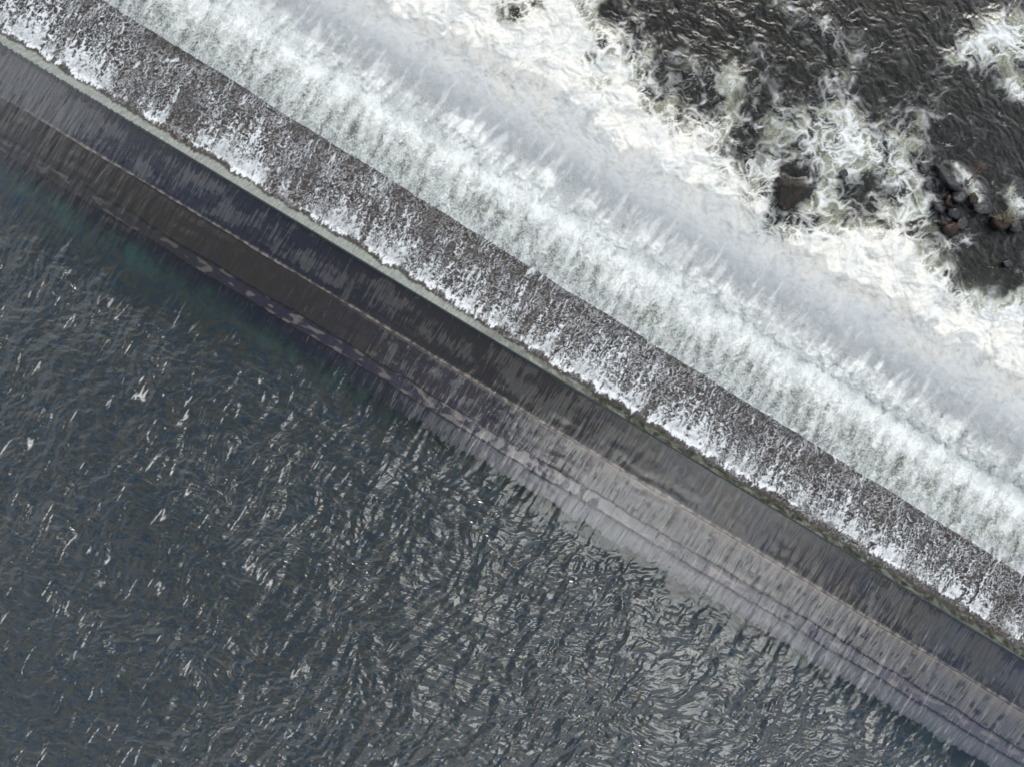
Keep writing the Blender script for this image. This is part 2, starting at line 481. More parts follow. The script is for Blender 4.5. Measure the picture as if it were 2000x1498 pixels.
def mat_river():
    m = M('river_water')
    foam = m.attr('foam'); aer = m.attr('aer'); ripple = m.attr('ripple')
    v = m.coord((1, 1, 1))
    va = m.coord((1.0, 2.4, 1), math.radians(48))
    n1 = m.noise(va, 2.2, 8, 0.7, 1.0)
    n2 = m.noise(v, 9.0, 5, 0.65, 0.8)
    n3 = m.noise(v, 0.55, 4, 0.6)
    body = m.mix(m.ramp(n1, 0.36, 0.66), (0.007, 0.008, 0.009), (0.040, 0.040, 0.038))
    body = m.mix(m.ramp(n3, 0.5, 0.7, 0, 0.6), body, (0.026, 0.028, 0.020))
    body = m.mix(aer, body, m.mix(m.ramp(n2, 0.35, 0.65), (0.20, 0.21, 0.16), (0.36, 0.37, 0.29)))
    hgt = m.math('ADD', m.math('MULTIPLY', n1, 0.7), m.math('MULTIPLY', n2, 0.3))
    nrm = m.bump(hgt, 0.45, 0.05)
    f = m.math('MULTIPLY', m.fres(1.33, nrm), 0.55, True)
    f = m.math('MINIMUM', f, 0.12)
    water = m.mixs(f, m.diffuse(body, nrm), m.glossy((1.0, 0.99, 0.97), 0.16, nrm))
    white = m.mix(m.attr('cream'), (0.83, 0.875, 0.90), (0.94, 0.93, 0.87))
    n5 = m.noise(v, 2.6, 8, 0.72, 0.4)
    white = m.mix(m.math('MULTIPLY', m.ramp(n5, 0.30, 0.55, 1, 0), 0.45), white, (0.50, 0.53, 0.50))
    white = m.mix(m.attr('grey'), white, m.mix(n5, (0.34, 0.37, 0.38), (0.74, 0.77, 0.78)))
    fs = m.diffuse(white, m.bump(n2, m.attr('rough'), 0.03))
    return m.done(m.mixs(foam, water, fs))

def build_river():
    Us = axis(-1000, 1330, 2.0, -9000, 9000)
    Vs = axis(258, 1150, 2.0, 256, 9000)
    Vs = Vs[Vs >= 256]
    U, V = np.meshgrid(Us, Vs)
    p, q = pq_of(U, V)
    w1 = fbm(p / 90, q / 90, 201, 4) * 34; w2 = fbm(p / 90, q / 90, 202, 4) * 34
    w3 = fbm(p / 30, q / 30, 203, 3) * 8; w4 = fbm(p / 30, q / 30, 204, 3) * 8
    P, Q = p + w1 + w3, q + w2 + w4
    # edge of the boiling white water below the fall
    edge = [(1010, -800), (1100, -150), (1180, -5), (1222, 55), (1275, 118), (1305, 178), (1372, 205), (1440, 212), (1452, 255),
            (1440, 292), (1498, 322), (1520, 345), (1522, 412), (1570, 415), (1660, 395), (1740, 400), (1805, 402), (1845, 436), (1862, 500), (1886, 540), (1942, 588), (2010, 640), (2200, 800), (2700, 1150), (6000, 3200)]
    sd = polyside(p, q, edge)
    D = sst(36, -90, sd + 13 * noise(p / 22, q / 22, 205) + 16 * noise(p / 60, q / 60, 206)) * 1.12
    # looser nets of foam on the dark river
    for b in [(1640, 205, 95, 40, 60, 0.42), (1700, 300, 100, 62, 30, 0.50), (1600, 330, 70, 60, 0, 0.42), (1760, 365, 95, 50, 20, 0.62),
              (1560, 240, 90, 40, 40, 0.48), (1790, 240, 50, 70, 20, 0.42), (1680, 110, 60, 60, 50, 0.22), (1420, 150, 45, 40, 0, 0.60),
              (1340, 130, 40, 50, 0, 0.35), (1660, 265, 60, 50, 40, 0.30), (1900, 90, 75, 26, -38, 0.70), (1960, 60, 60, 40, -30, 0.62), (1990, 180, 30, 18, 60, 0.75),
              (1955, 130, 60, 50, 60, 0.42), (1530, 15, 70, 26, 35, 0.42), (1620, 60, 60, 18, 50, 0.36), (1990, 85, 50, 30, 0, 0.6),
              (1885, 345, 26, 12, 50, 0.70), (1905, 378, 18, 26, -40, 0.75), (1985, 398, 20, 40, -20, 0.72), (1995, 590, 20, 60, 30, 0.70),
              (1880, 470, 36, 12, -20, 0.45), (1960, 650, 60, 60, 40, 0.9), (1250, 60, 60, 60, 30, 0.25), (1480, 100, 80, 30, 45, 0.22), (1210, -60, 60, 60, 0, 0.4),
              (1000, 20, 26, 22, 20, -0.62), (1050, 5, 24, 12, 20, -0.55), (1185, 30, 26, 18, 40, -0.55), (1150, 116, 22, 16, 20, -0.40), (980, 30, 14, 24, 0, -0.3),
              (1015, 120, 34, 26, 0, -0.22), (1170, 160, 40, 26, 30, -0.22), (1320, 250, 60, 26, 40, -0.22), (1495, 370, 12, 18, 0, -0.15), (1552, 338, 30, 8, 10, -0.55), (1610, 385, 30, 30, 0, 0.55), (1565, 412, 46, 12, -25, 0.45), (1500, 400, 24, 30, 0, 0.5), (1500, 345, 20, 26, 0, 0.3), (1500, 290, 60, 36, 30, 0.30), (1480, 230, 50, 30, 40, 0.25),
              (1690, 340, 30, 14, 60, -0.3), (1620, 440, 60, 12, -10, -0.30), (1700, 370, 60, 26, -20, -0.30), (1790, 455, 34, 14, 10, -0.28), (1815, 505, 34, 20, 30, -0.35)]:
        D = D + blob(p, q, *b[:5], b[5] * (0.86 if b[5] > 0 else 1.0))
    D = D + 0.26 * fbm(P / 48, Q / 48, 207, 4, 0.6) * sst(330, 430, V)
    # nets: winding threads at three sizes
    net = np.maximum(ridge(P / 46, Q / 46, 210, 1) ** 1.6, 0.93 * ridge(P / 24, Q / 24, 211, 1) ** 1.6)
    net = np.maximum(net, 0.80 * ridge((p + w3 * 1.7) / 12.5, (q + w4 * 1.7) / 12.5, 212, 1) ** 1.5)
    soft = 0.5 + 0.5 * fbm(P / 34, Q / 34, 213, 4, 0.6)
    pat = rank(0.60 * net + 0.40 * soft + 0.07 * noise(p / 4, q / 4, 214))
    Dc = np.clip(D, 0, 1.3)
    # share of the surface covered: a few threads at 0.2, half at 0.6, all but small wisps at 1
    thr = 1.0 - 0.98 * Dc ** 1.25
    foam = sst(thr - 0.06, thr + 0.55, pat) * sst(0.06, 0.30, D) * (0.62 + 0.38 * sst(0.2, 0.9, D))
    fine = rank(0.6 * ridge(P / 15, Q / 15, 222, 2) + 0.4 * fbm(p / 7, q / 7, 223, 3))
    foam = np.maximum(foam, sst(0.85, 1.1, D + 0.1 * soft)) * (1 - 0.35 * sst(0.25, 0.0, fine) * sst(0.6, 0.95, rank(-soft)) * sst(380, 480, V))
    fil = sst(0.42, 1.0, ridge(P / 40, Q / 40, 224, 2, 0.45)) * 0.95 + sst(0.55, 1.0, ridge((p + w3 * 2) / 17, (q + w4 * 2) / 17, 225, 2)) * 0.5
    foam = np.maximum(foam, np.clip(fil, 0, 1) * sst(0.06, 0.50, D + 0.2 * noise(P / 20, Q / 20, 226)) * (0.45 + 0.5 * sst(-0.3, 0.4, noise(P / 24, Q / 24, 227))))
    # lone threads everywhere
    lone = sst(0.955, 0.995, ridge(P / 70, Q / 30, 215, 1)) * sst(0.15, 0.5, noise(P / 26, Q / 26, 216)) * 0.4
    foam = np.clip(np.maximum(foam, lone), 0, 1)
    sf = rank(fbm(P / 50, Q / 50, 217, 4, 0.6))
    aer = np.clip(sst(0.95 - 1.3 * Dc, 1.4 - 1.1 * Dc, sf) * sst(0.10, 0.45, D) * 0.9 + blob(p, q, 1945, 610, 60, 26, 35, 0.8), 0, 1)
    cream = np.clip(sst(380, 470, V + 30 * noise(p / 60, q / 60, 218)) * (0.6 + 0.5 * noise(P / 60, Q / 60, 219)) * sst(60, -80, sd + 60 * noise(p / 90, q / 90, 220)) + 0.25, 0, 1)
    mist = sst(300, 350, V) * sst(455, 385, V + 26 * noise(p / 80, q / 80, 221))
    # --- heights: long ridges combed down-right on the dark river, boils in the white
    x, y = rot(P, Q, 42)
    dark = 0.03 * ridge(x / 70, y / 26, 230, 2) ** 1.5 + 0.06 * fbm(x / 22, y / 9, 231, 3, 0.6) + 0.20 * fbm(x / 60, y / 26, 232, 5, 0.6)
    x2, y2 = rot(P, Q, 75)
    dark = dark + 0.014 * ridge(x2 / 26, y2 / 9, 233, 2) + 0.035 * fbm(x / 9, y / 5, 236, 2)
    wht = (0.26 - 0.14 * mist) * fbm(P / 48, Q / 48, 234, 6, 0.58) + 0.02 * net
    k = np.clip(D, 0, 1)
    z = -4.5 + dark * 0.30 * (1 - k) + (wht + 0.18) * k
    # heap of spray where the fall lands
    heap = np.exp(-((V - 290 - 16 * noise(U / 60, U * 0 + 0.5, 240)) / 34) ** 2)
    z = z + heap * (0.75 + 0.70 * noise((U - 0.12 * V) / 15, V / 75, 254) + 0.60 * fbm(U / 26, V / 34, 241, 4, 0.6) + 0.22 * fbm(U / 8, V / 8, 242, 2))
    z = np.where(V < 284, z - (284 - V) * 0.05, z)
    rough = 0.8 - 0.5 * mist
    plume = 0.5 + 0.5 * noise((U - 0.10 * V) / 20, V / 55, 250) + 0.35 * noise(U / 9, V / 22, 251) + 0.4 * fbm(p / 18, q / 18, 252, 4, 0.6)
    pl2 = 0.5 + 0.62 * noise((U - 0.12 * V + w1 * 0.25) / 15, V / 75, 254) + 0.42 * noise((U - 0.12 * V + w3) / 6, V / 30, 255) + 0.30 * fbm(p / 12, q / 12, 256, 4, 0.65)
    grey = sst(0.78, 0.15, pl2 - (V - 318) / 160) * sst(288, 318, V + 14 * noise(U / 16, V / 60, 257)) * sst(430, 350, V) * 0.95
    grey = np.clip(grey + 0.55 * sst(0.62, 1.0, rank(fbm(P / 40, Q / 40, 253, 5, 0.62))) * sst(380, 470, V), 0, 1)
    X, Y, Z = world(p, q, z)
    me = grid_mesh('river', X, Y, Z, dict(foam=foam, aer=aer, cream=cream, rough=rough, grey=grey), flip=True)
    return link('river', me, mat_river(), kind='structure')

# ================================================================== WEIR (stone and concrete)
def mat_slab():
    m = M('wet_crest_concrete')
    pale = m.attr('pale'); warm = m.attr('warm'); edge = m.attr('edge'); darkb = m.attr('dark')
    v = m.coord((5.0, 0.5, 1), A)
    s = m.noise(v, 1.0, 5, 0.65, 0.5)
    g = m.noise(m.coord(), 14.0, 4, 0.7)
    dk = m.mix(warm, (0.022, 0.024, 0.068), (0.046, 0.031, 0.034))
    lt = m.mix(warm, (0.23, 0.23, 0.265), (0.23, 0.205, 0.19))
    s2 = m.noise(m.coord((13.0, 1.0, 1), A), 1.0, 4, 0.6, 0.3)
    s3 = m.noise(m.coord((1.6, 0.9, 1), A), 1.0, 5, 0.62, 0.8)
    fld = m.math('ADD', m.math('MULTIPLY', s, 0.95), m.math('ADD', m.math('MULTIPLY', s2, 0.40), m.math('MULTIPLY', s3, 0.30)))
    fld = m.math('ADD', fld, m.math('MULTIPLY', pale, 0.42))
    f = m.math('MULTIPLY', m.ramp(fld, 0.99, 1.12), m.ramp(s2, 0.3, 0.7, 0.5, 1.0), True)
    f = m.math('MAXIMUM', f, m.attr('refl_oval'))
    lum = m.n('ShaderNodeVectorMath', operation='SCALE'); m.l(m.mix(f, dk, lt), lum.inputs[0]); m.l(m.attr('lum'), lum.inputs['Scale'])
    c = lum.outputs[0]
    c = m.mix(edge, c, (0.50, 0.41, 0.37))
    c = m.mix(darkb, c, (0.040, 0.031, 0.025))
    c = m.mix(m.math('MULTIPLY', m.ramp(g, 0.35, 0.7), 0.3), c, m.mix(0.5, c, (0.02, 0.02, 0.02)))
    return m.done(m.prin(c, 0.7, m.bump(g, 0.4, 0.02), 0.3))

def mat_concrete_dark():
    m = M('dark_wet_concrete')
    v = m.coord()
    c = m.mix(m.ramp(m.noise(v, 2.0, 6, 0.65), 0.35, 0.65), (0.030, 0.026, 0.024), (0.11, 0.10, 0.09))
    return m.done(m.prin(c, 0.6, m.bump(m.noise(v, 8, 4), 0.5, 0.03), 0.4))

def strip(name, v0, v1, zf, mat, parent, colour, step=2.0, vstep=3.0, skirt=2.0):
    Us = axis(-1280, 1350, step, -9000, 9000)
    T = np.linspace(0, 1, max(3, int(abs(150) / vstep)))[:, None]
    a = v0(Us)[None, :]; b = v1(Us)[None, :]
    V = a + T * (b - a)
    U = np.repeat(Us[None, :], len(T), 0)
    z = zf(U, V, T + 0 * U)
    p, q = pq_of(U, V)
    X, Y, Z = world(p, q, z)
    at = colour(U, V, T + 0 * U)
    at = {k: v + 0 * U for k, v in at.items()}
    # turn both long edges down so the strip is a solid step, not a sheet
    def drop(k): 
        return X[k:k + 1] if k >= 0 else X[-1:], Y[k:k + 1] if k >= 0 else Y[-1:], (Z[k:k + 1] if k >= 0 else Z[-1:]) - skirt
    a0, a1 = drop(0), drop(-1)
    X = np.concatenate([a0[0], X, a1[0]]); Y = np.concatenate([a0[1], Y, a1[1]]); Z = np.concatenate([a0[2], Z, a1[2]])
    at = {k: np.concatenate([v[:1], v, v[-1:]]) for k, v in at.items()}
    me = grid_mesh(name, X, Y, Z, at, flip=True)
    o = link(name, me, mat, parent)
    o.location = -parent.location
    return o

def build_weir():
    root = empty('weir', world(1000, 687.5, -4.6), 'long drowned concrete weir running diagonally under the overflowing water', 'weir')
    ms = mat_slab()
    # wavy joints
    j0 = lambda U: 0 * U - 0.5
    j1 = lambda U: -88 + 2.2 * noise(U / 140, U * 0 + 2.2, 301) + 1.2 * noise(U / 18, U * 0 + 0.7, 302)
    j2 = lambda U: -151 + 3.0 * noise(U / 90, U * 0 + 4.2, 303) + 1.8 * noise(U / 16, U * 0 + 1.7, 304) + 1.6 * noise(U / 3, U * 0 + 2.7, 309)
    j3 = lambda U: -177 + 3.0 * noise(U / 110, U * 0 + 6.2, 305) + 1.6 * noise(U / 13, U * 0 + 2.9, 306) + 1.5 * noise(U / 3, U * 0 + 2.3, 309)
    j4 = lambda U: -214 + 8.0 * noise(U / 60, U * 0 + 8.2, 307) + 8.0 * noise(U / 11, U * 0 + 5.1, 308) + 4.0 * noise(U / 4, U * 0 + 5.7, 309)
    def c_slab(U, V, T):
        # stains and painted-in sky reflections, combed along the flow, in broad patches
        pt = fbm(U / 75, V / 40, 311, 4, 0.55)
        left = sst(-820, -1040, U)
        mid = sst(-150, 150, U) * sst(750, 450, U)
        right = sst(760, 1000, U)
        lv = -0.05 + 0.55 * left + 0.14 * mid + 0.34 * right - 0.26 * sst(520, 640, U) * sst(860, 720, U)
        ed = 0.18 * sst(-10, -26, V) * sst(-85, -60, V)
        cov = 0.30 + 0.50 * left + 0.05 * mid + 0.34 * right - 0.36 * sst(480, 600, U) * sst(900, 760, U) + ed - 0.30 * sst(-62, -86, V) * (1 - left)
        pale = cov + 0.9 * pt
        warm = np.clip(sst(-700, 0, U) * 0.9 - 0.75 * sst(-0.25, 0.25, fbm(U / 80, V / 50, 312, 2)) * sst(150, 500, U) + 0.25 * noise(U / 40, V / 40, 313), 0, 1)
        e = sst(-81, -86, V + 2.5 * noise(U / 3.2, V / 9, 314)) * (0.25 + 0.6 * sst(-0.3, 0.3, noise(U / 14, U * 0 + 2, 315))) * sst(-1180, -900, U)
        return dict(lum=0.54 - 0.08 * sst(-900, -300, U) + 0 * V, refl_oval=0 * U, pale=pale, warm=warm, edge=np.clip(e, 0, 1), dark=sst(-4, -1, V) * 0.8)
    def c_face(U, V, T):
        pt = fbm(U / 42, V / 24, 321, 4, 0.6)
        lv = -0.30 + 0.34 * sst(-450, 0, U) + 0.62 * sst(0, 420, U)
        cov = 0.05 + 0.35 * sst(-500, -50, U) + 0.36 * sst(0, 420, U)
        pale = cov + 0.8 * pt  # paler towards the right: bright cloud's reflection painted into the stone colour
        e = sst(0.94, 1.0, T) * 0.55 * sst(-700, -200, U) + sst(0.5, 0.98, T) * 0.3 * sst(0, 300, U)
        return dict(lum=0.8 + 0.4 * sst(0, 300, U) + 0 * V, refl_oval=0 * U, pale=pale, warm=0.55 + 0.3 * noise(U / 60, V / 30, 322), edge=e, dark=np.clip(sst(0, -560, U) * 0.95 + sst(0.06, 0.0, T) * 0.7, 0, 1))
    def c_led(U, V, T):
        st = fbm(U / 5, V / 40, 330, 3, 0.6)
        pale = 0.0 + 0.35 * sst(-450, 250, U) + 0.2 * st
        ov = noise(U / 19, V / 26, 332) + 0.35 * noise(U / 2.2, V / 20, 334) + 0.5 * sst(150, 420, U)
        refl_oval = sst(-0.12, 0.10, ov) * sst(-200, 60, U) * (1 - 0.65 * sst(260, 520, U)) * sst(0.0, 0.12, T) * sst(1.0, 0.88, T)  # scalloped cloud reflections painted on the ledge as pale ovals
        rim = sst(-0.12, 0.05, ov) * sst(0.45, 0.10, ov) * refl_oval
        gl = sst(0.1, 0.35, fbm(U / 34, V / 14, 331, 2)) + rim * sst(-900, -500, U)
        return dict(lum=0.95 + 0.7 * sst(-200, 250, U) + 0 * V, refl_oval=refl_oval * 0.95, pale=pale, warm=0.35 + 0 * U, edge=np.clip(gl * 0.4, 0, 0.8) * sst(1.0, 0.8, np.abs(T - 0.5) * 2), dark=np.clip(0.75 * sst(-350, -800, U) + sst(0.8, 1.0, np.abs(T - 0.5) * 2) * (0.25 + 0.9 * noise(U / 26, V / 60, 335)) - gl * 0.2, 0, 1))
    def c_toe(U, V, T):
        st = fbm(U / 4, V / 40, 340, 3, 0.6)
        pale = 0.20 + 0.85 * sst(-400, 250, U) + 0.3 * st  # silvery sheen of the sky painted in along the right part
        return dict(lum=0.6 + 0.85 * sst(-200, 250, U) + 0 * V, refl_oval=0 * U, pale=pale, warm=0.1 + 0 * U, edge=0 * U, dark=np.clip(0.6 * sst(-500, -900, U) + sst(0.86, 1.0, T) * 0.7, 0, 1))
    strip('crest_slab', j1, j0, lambda U, V, T: -0.22 + 0.06 * T + 0.01 * noise(U / 30, V / 30, 316), ms, root, c_slab)
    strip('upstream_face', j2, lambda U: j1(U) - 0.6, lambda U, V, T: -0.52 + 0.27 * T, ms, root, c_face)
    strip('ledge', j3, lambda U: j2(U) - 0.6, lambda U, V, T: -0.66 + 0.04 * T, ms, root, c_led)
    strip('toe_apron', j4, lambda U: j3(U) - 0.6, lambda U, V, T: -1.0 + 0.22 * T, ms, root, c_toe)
    # solid body behind the fall: spillway apron and its drop wall
    mc = mat_concrete_dark()
    Us = axis(-1280, 1350, 30, -9000, 9000)
    prof = [(0.5, -0.35), (0.5, -0.8), (20, -1.05), (None, -1.5), (None, -1.62), (None, -8.0), (-200, -8.0)]
    U = np.repeat(Us[None, :], len(prof), 0)
    V = np.zeros_like(U); Zp = np.zeros_like(U)
    for i, (vv, zz) in enumerate(prof):
        V[i] = (vedge(Us) - (3 if i == 3 else 2 if i == 4 else 6)) if vv is None else vv
        Zp[i] = zz
    p, q = pq_of(U, V)
    X, Y, Z = world(p, q, Zp)
    o = link('spillway_apron', grid_mesh('spillway_apron', X, Y, Z, None, flip=True), mc, root)
    o.location = -root.location
    return root

def build_bed():
    m = M('river_bed')
    v = m.coord()
    c = m.mix(m.noise(v, 0.7, 6, 0.6), (0.03, 0.028, 0.024), (0.09, 0.08, 0.065))
    mt = m.done(m.prin(c, 0.9))
    me = bpy.data.meshes.new('bed')
    L = 400
    me.from_pydata([(-L, -L, -9), (L, -L, -9), (L, L, -9), (-L, L, -9)], [], [(0, 1, 2, 3)])
    link('ground', me, mt, kind='structure')

# ================================================================== ROCKS
def mat_rock(name, c0, c1, scale=3.0, gl=0.35, tip=None):
    m = M(name)
    v = m.coord((1, 1.5, 1), 0.5)
    n = m.noise(v, scale, 7, 0.7, 0.6)
    n2 = m.noise(v, scale * 4, 4, 0.65)
    c = m.mix(m.ramp(n, 0.35, 0.66), c0, c1)
    if tip:      # sky tint of the smooth wet tip, painted blue-black
        sp = m.n('ShaderNodeSeparateXYZ'); g = m.n('ShaderNodeTexCoord'); m.l(g.outputs['Object'], sp.inputs[0])
        c = m.mix(m.ramp(m.math('ADD', sp.outputs['X'], m.math('MULTIPLY', n2, 0.1)), tip, tip + 0.12), c, (0.012, 0.015, 0.026))
    return m.done(m.prin(c, m.ramp(n2, 0.3, 0.7, 0.22, 0.5), m.bump(n2, 0.7, 0.04), gl))

RNG = np.random.default_rng(7)
def rock_mesh(name, pts, seed, rough=0.05, sub=3, bevel=0.03):
    """angular stone: hull of a few corner points, edges worn, faces broken up"""
    bm = bmesh.new()
    for c in pts: bm.verts.new(c)
    bmesh.ops.convex_hull(bm, input=bm.verts)
    loose = [v for v in bm.verts if not v.link_faces]
    bmesh.ops.delete(bm, geom=loose, context='VERTS')
    bmesh.ops.dissolve_limit(bm, angle_limit=0.12, verts=bm.verts, edges=bm.edges)
    bmesh.ops.bevel(bm, geom=list(bm.edges), offset=bevel, segments=2, affect='EDGES', clamp_overlap=True)
    bmesh.ops.triangulate(bm, faces=bm.faces)
    for i in range(sub):
        es = [e for e in bm.edges if e.calc_length() > 0.10]
        if not es: break
        bmesh.ops.subdivide_edges(bm, edges=es, cuts=1, use_grid_fill=True)
        bmesh.ops.triangulate(bm, faces=[f for f in bm.faces if len(f.verts) > 3])
    bm.normal_update()
    vs = list(bm.verts)
    co = np.array([v.co for v in vs]); no = np.array([v.normal for v in vs])
    a = fbm(co[:, 0] * 1.9 + co[:, 2] * 2.3, co[:, 1] * 1.9 - co[:, 2], seed, 5, 0.6)
    b = ridge(co[:, 0] * 2.6 + co[:, 2], co[:, 1] * 2.6 + co[:, 2] * 1.7, seed + 5, 2)
    co = co + no * (rough * a + rough * 0.45 * (b - 0.5))[:, None]
    for v, c in zip(vs, co): v.co = c
    me = bpy.data.meshes.new(name); bm.to_mesh(me); bm.free(); me.shade_smooth()
    return me

def rock(name, outline, top, zbase, ztop, mat, label, seed, rough=0.05, group=None, shoulder=0.26):
    """outline and top: plan points (p, q); top points carry their own height"""
    c = world(sum(a for a, b in outline) / len(outline), sum(b for a, b in outline) / len(outline), zbase)
    c = Vector(c)
    pts = [wv(a, b, zbase - 0.5) - c for a, b in outline] + [wv(a, b, zbase + shoulder) - c for a, b in outline]
    pts += [wv(a, b, ztop * h + zbase * (1 - h)) - c for a, b, h in top]
    me = rock_mesh(name, pts, seed, rough)
    o = link(name, me, mat, None, label, 'rock', None, group)
    o.location = c
    return o

def build_rocks():
    brown = mat_rock('wet_brown_rock', (0.006, 0.0055, 0.005), (0.040, 0.029, 0.021), 4.5, 0.35, 0.48)
    slate = mat_rock('wet_slate_rock', (0.010, 0.011, 0.014), (0.060, 0.062, 0.068), 2.2, 0.6)
    rust = mat_rock('rusty_rock', (0.016, 0.010, 0.008), (0.075, 0.045, 0.032), 2.4)
    zb = -4.45
    rock('boulder', [(1518, 346), (1542, 350), (1572, 360), (1590, 368), (1587, 377), (1558, 398), (1534, 414), (1520, 404)],
         [(1522, 366, 0.8), (1534, 360, 0.9), (1556, 363, 1.0), (1576, 367, 0.85), (1584, 372, 0.7), (1580, 378, 0.62), (1562, 388, 0.8), (1540, 399, 0.5), (1526, 388, 0.6)], zb, zb + 1.0, brown,
         'large wedge-shaped dark brown boulder with a smooth blue-black tip, alone in the white foam', 401, 0.09, shoulder=0.55)
    rocks = [
        ([(1826, 322), (1846, 326), (1868, 352), (1884, 376), (1872, 382), (1850, 366), (1832, 345)], 0.75, slate, 'long slanting slate-grey rock slab lying below the dark channel, left of the dry branch'),
        ([(1798, 318), (1812, 322), (1818, 334), (1806, 342), (1795, 334)], 0.35, slate, 'small rounded dark rock ringed with foam, farthest up and left of the rock cluster'),
        ([(1808, 356), (1822, 352), (1828, 366), (1816, 374), (1805, 368)], 0.35, slate, 'small black rock in white foam below the rounded dark rock'),
        ([(1846, 384), (1856, 378), (1862, 392), (1858, 406), (1848, 402)], 0.45, rust, 'narrow rusty rock wedged beside the foot of the long slab'),
        ([(1860, 376), (1884, 370), (1892, 384), (1884, 396), (1868, 400), (1858, 392)], 0.70, slate, 'blue-grey angular block at the middle of the rock cluster'),
        ([(1890, 384), (1902, 376), (1912, 390), (1906, 400), (1892, 398)], 0.45, rust, 'brown knobbly rock just right of the blue-grey block'),
        ([(1822, 398), (1838, 394), (1848, 408), (1842, 418), (1826, 412)], 0.50, slate, 'black rock at the edge of the white water, left of the cluster'),
        ([(1850, 408), (1868, 404), (1878, 418), (1870, 430), (1852, 424)], 0.60, slate, 'dark flat-topped rock below the blue-grey block'),
        ([(1836, 420), (1850, 428), (1852, 442), (1838, 440)], 0.40, rust, 'small brown rock tucked against the white foam edge'),
        ([(1870, 430), (1886, 424), (1892, 440), (1880, 450), (1866, 444)], 0.35, slate, 'low black rock beside a thin white foam thread'),
        ([(1843, 438), (1864, 434), (1876, 442), (1870, 456), (1850, 462), (1840, 452)], 0.55, rust, 'broad dark brown rock directly above the curling foam tongue'),
        ([(1936, 424), (1958, 418), (1976, 428), (1974, 444), (1952, 452), (1938, 442)], 0.65, rust, 'reddish brown rock under the straw-coloured twigs'),
        ([(1972, 438), (1990, 432), (1998, 446), (1986, 458), (1972, 452)], 0.50, slate, 'dark grey rock near the right edge, beside the reddish rock'),
        ([(1900, 398), (1930, 402), (1936, 418), (1914, 420), (1902, 410)], 0.40, slate, 'low dark ledge between the brown knobbly rock and the reddish rock'),
        ([(1958, 512), (1972, 508), (1978, 518), (1966, 524)], 0.30, slate, 'small black rock poking out of the dark water, lowest of all the rocks'),
        ([(1638, 338), (1652, 330), (1658, 342), (1646, 350)], 0.30, slate, 'tiny dark rock in the foam net to the right of the brown boulder'),
    ]
    for i, (ol, hh, mt, lab) in enumerate(rocks):
        cx = sum(a for a, b in ol) / len(ol); cy = sum(b for a, b in ol) / len(ol)
        r = np.random.default_rng(500 + i)
        top = []
        for a, b in ol:
            k = r.uniform(0.35, 0.75)
            top.append((cx + (a - cx) * k, cy + (b - cy) * k, r.uniform(0.6, 1.0)))
        rock('rock', ol, top, zb, zb + hh, mt, lab, 600 + i, 0.06)

# ================================================================== TWIGS
def tube(path, radii, segs=5):
    co, fc = [], []
    for i, (a, r) in enumerate(zip(path, radii)):
        d = (path[min(i + 1, len(path) - 1)] - path[max(i - 1, 0)]).normalized()
        n = d.orthogonal().normalized(); b = d.cross(n)
        for k in range(segs):
            t = 2 * math.pi * k / segs
            co.append(a + (n * math.cos(t) + b * math.sin(t)) * r)
    for i in range(len(path) - 1):
        for k in range(segs):
            fc.append((i * segs + k, i * segs + (k + 1) % segs, (i + 1) * segs + (k + 1) % segs, (i + 1) * segs + k))
    return co, fc
def twig(name, pts, r0, r1, mat, parent, base, seed):
    r = np.random.default_rng(seed)
    P = [wv(*a) - base for a in pts]
    path = []
    for a, b in zip(P[:-1], P[1:]):
        for k in range(4):
            path.append(a.lerp(b, k / 4) + Vector(r.normal(0, 0.012, 3)))
    path.append(P[-1])
    rad = np.linspace(r0, r1, len(path))
    co, fc = tube(path, rad)
    me = bpy.data.meshes.new(name); me.from_pydata([tuple(c) for c in co], [], fc); me.shade_smooth()
    return link(name, me, mat, parent)
def build_twigs():
    def bark(name, a, b):
        m = M(name); v = m.coord()
        return m.done(m.prin(m.mix(m.noise(v, 6, 3), a, b), 0.8))
    tan = bark('dry_tan_bark', (0.14, 0.085, 0.05), (0.30, 0.20, 0.12))
    straw = bark('straw_stalk', (0.20, 0.19, 0.10), (0.38, 0.36, 0.22))
    base = wv(1884, 368, -4.3)
    o = empty('dry_branch', base, 'dry tan branch leaning out over the dark water above the rocks', 'branch')
    twig('stem', [(1884, 368, -4.3), (1896, 349, -3.9), (1907, 335, -3.6), (1914, 322, -3.3)], 0.035, 0.018, tan, o, base, 1)
    r = np.random.default_rng(3)
    for k in range(15):
        t = r.uniform(0.35, 1.0)
        x0, y0, z0 = 1884 + 30 * t, 368 - 46 * t, -4.3 + 1.0 * t
        a = r.uniform(-0.3, 1.5); L = r.uniform(8, 20)
        twig('twig', [(x0, y0, z0), (x0 + L * 0.5 * math.cos(a), y0 - L * 0.5 * math.sin(a), z0 + 0.1), (x0 + L * math.cos(a + 0.2), y0 - L * math.sin(a + 0.2), z0 + 0.2)], 0.014, 0.005, tan, o, base, 20 + k)
    base = wv(1966, 430, -3.9)
    o = empty('straw_tuft', base, 'tuft of straw-coloured bent stalks on the reddish rock at the right edge', 'twigs')
    for k in range(20):
        a = r.uniform(-0.5, 2.9); L = r.uniform(12, 40)
        x0, y0 = 1962 + r.uniform(-6, 8), 430 + r.uniform(-5, 5)
        twig('stalk', [(x0, y0, -3.95), (x0 + L * 0.5 * math.cos(a), y0 - L * 0.5 * math.sin(a), -3.5), (x0 + L * math.cos(a + r.uniform(-.3, .3)), y0 - L * math.sin(a) * 0.9, -3.7)], 0.014, 0.005, straw, o, base, 60 + k)

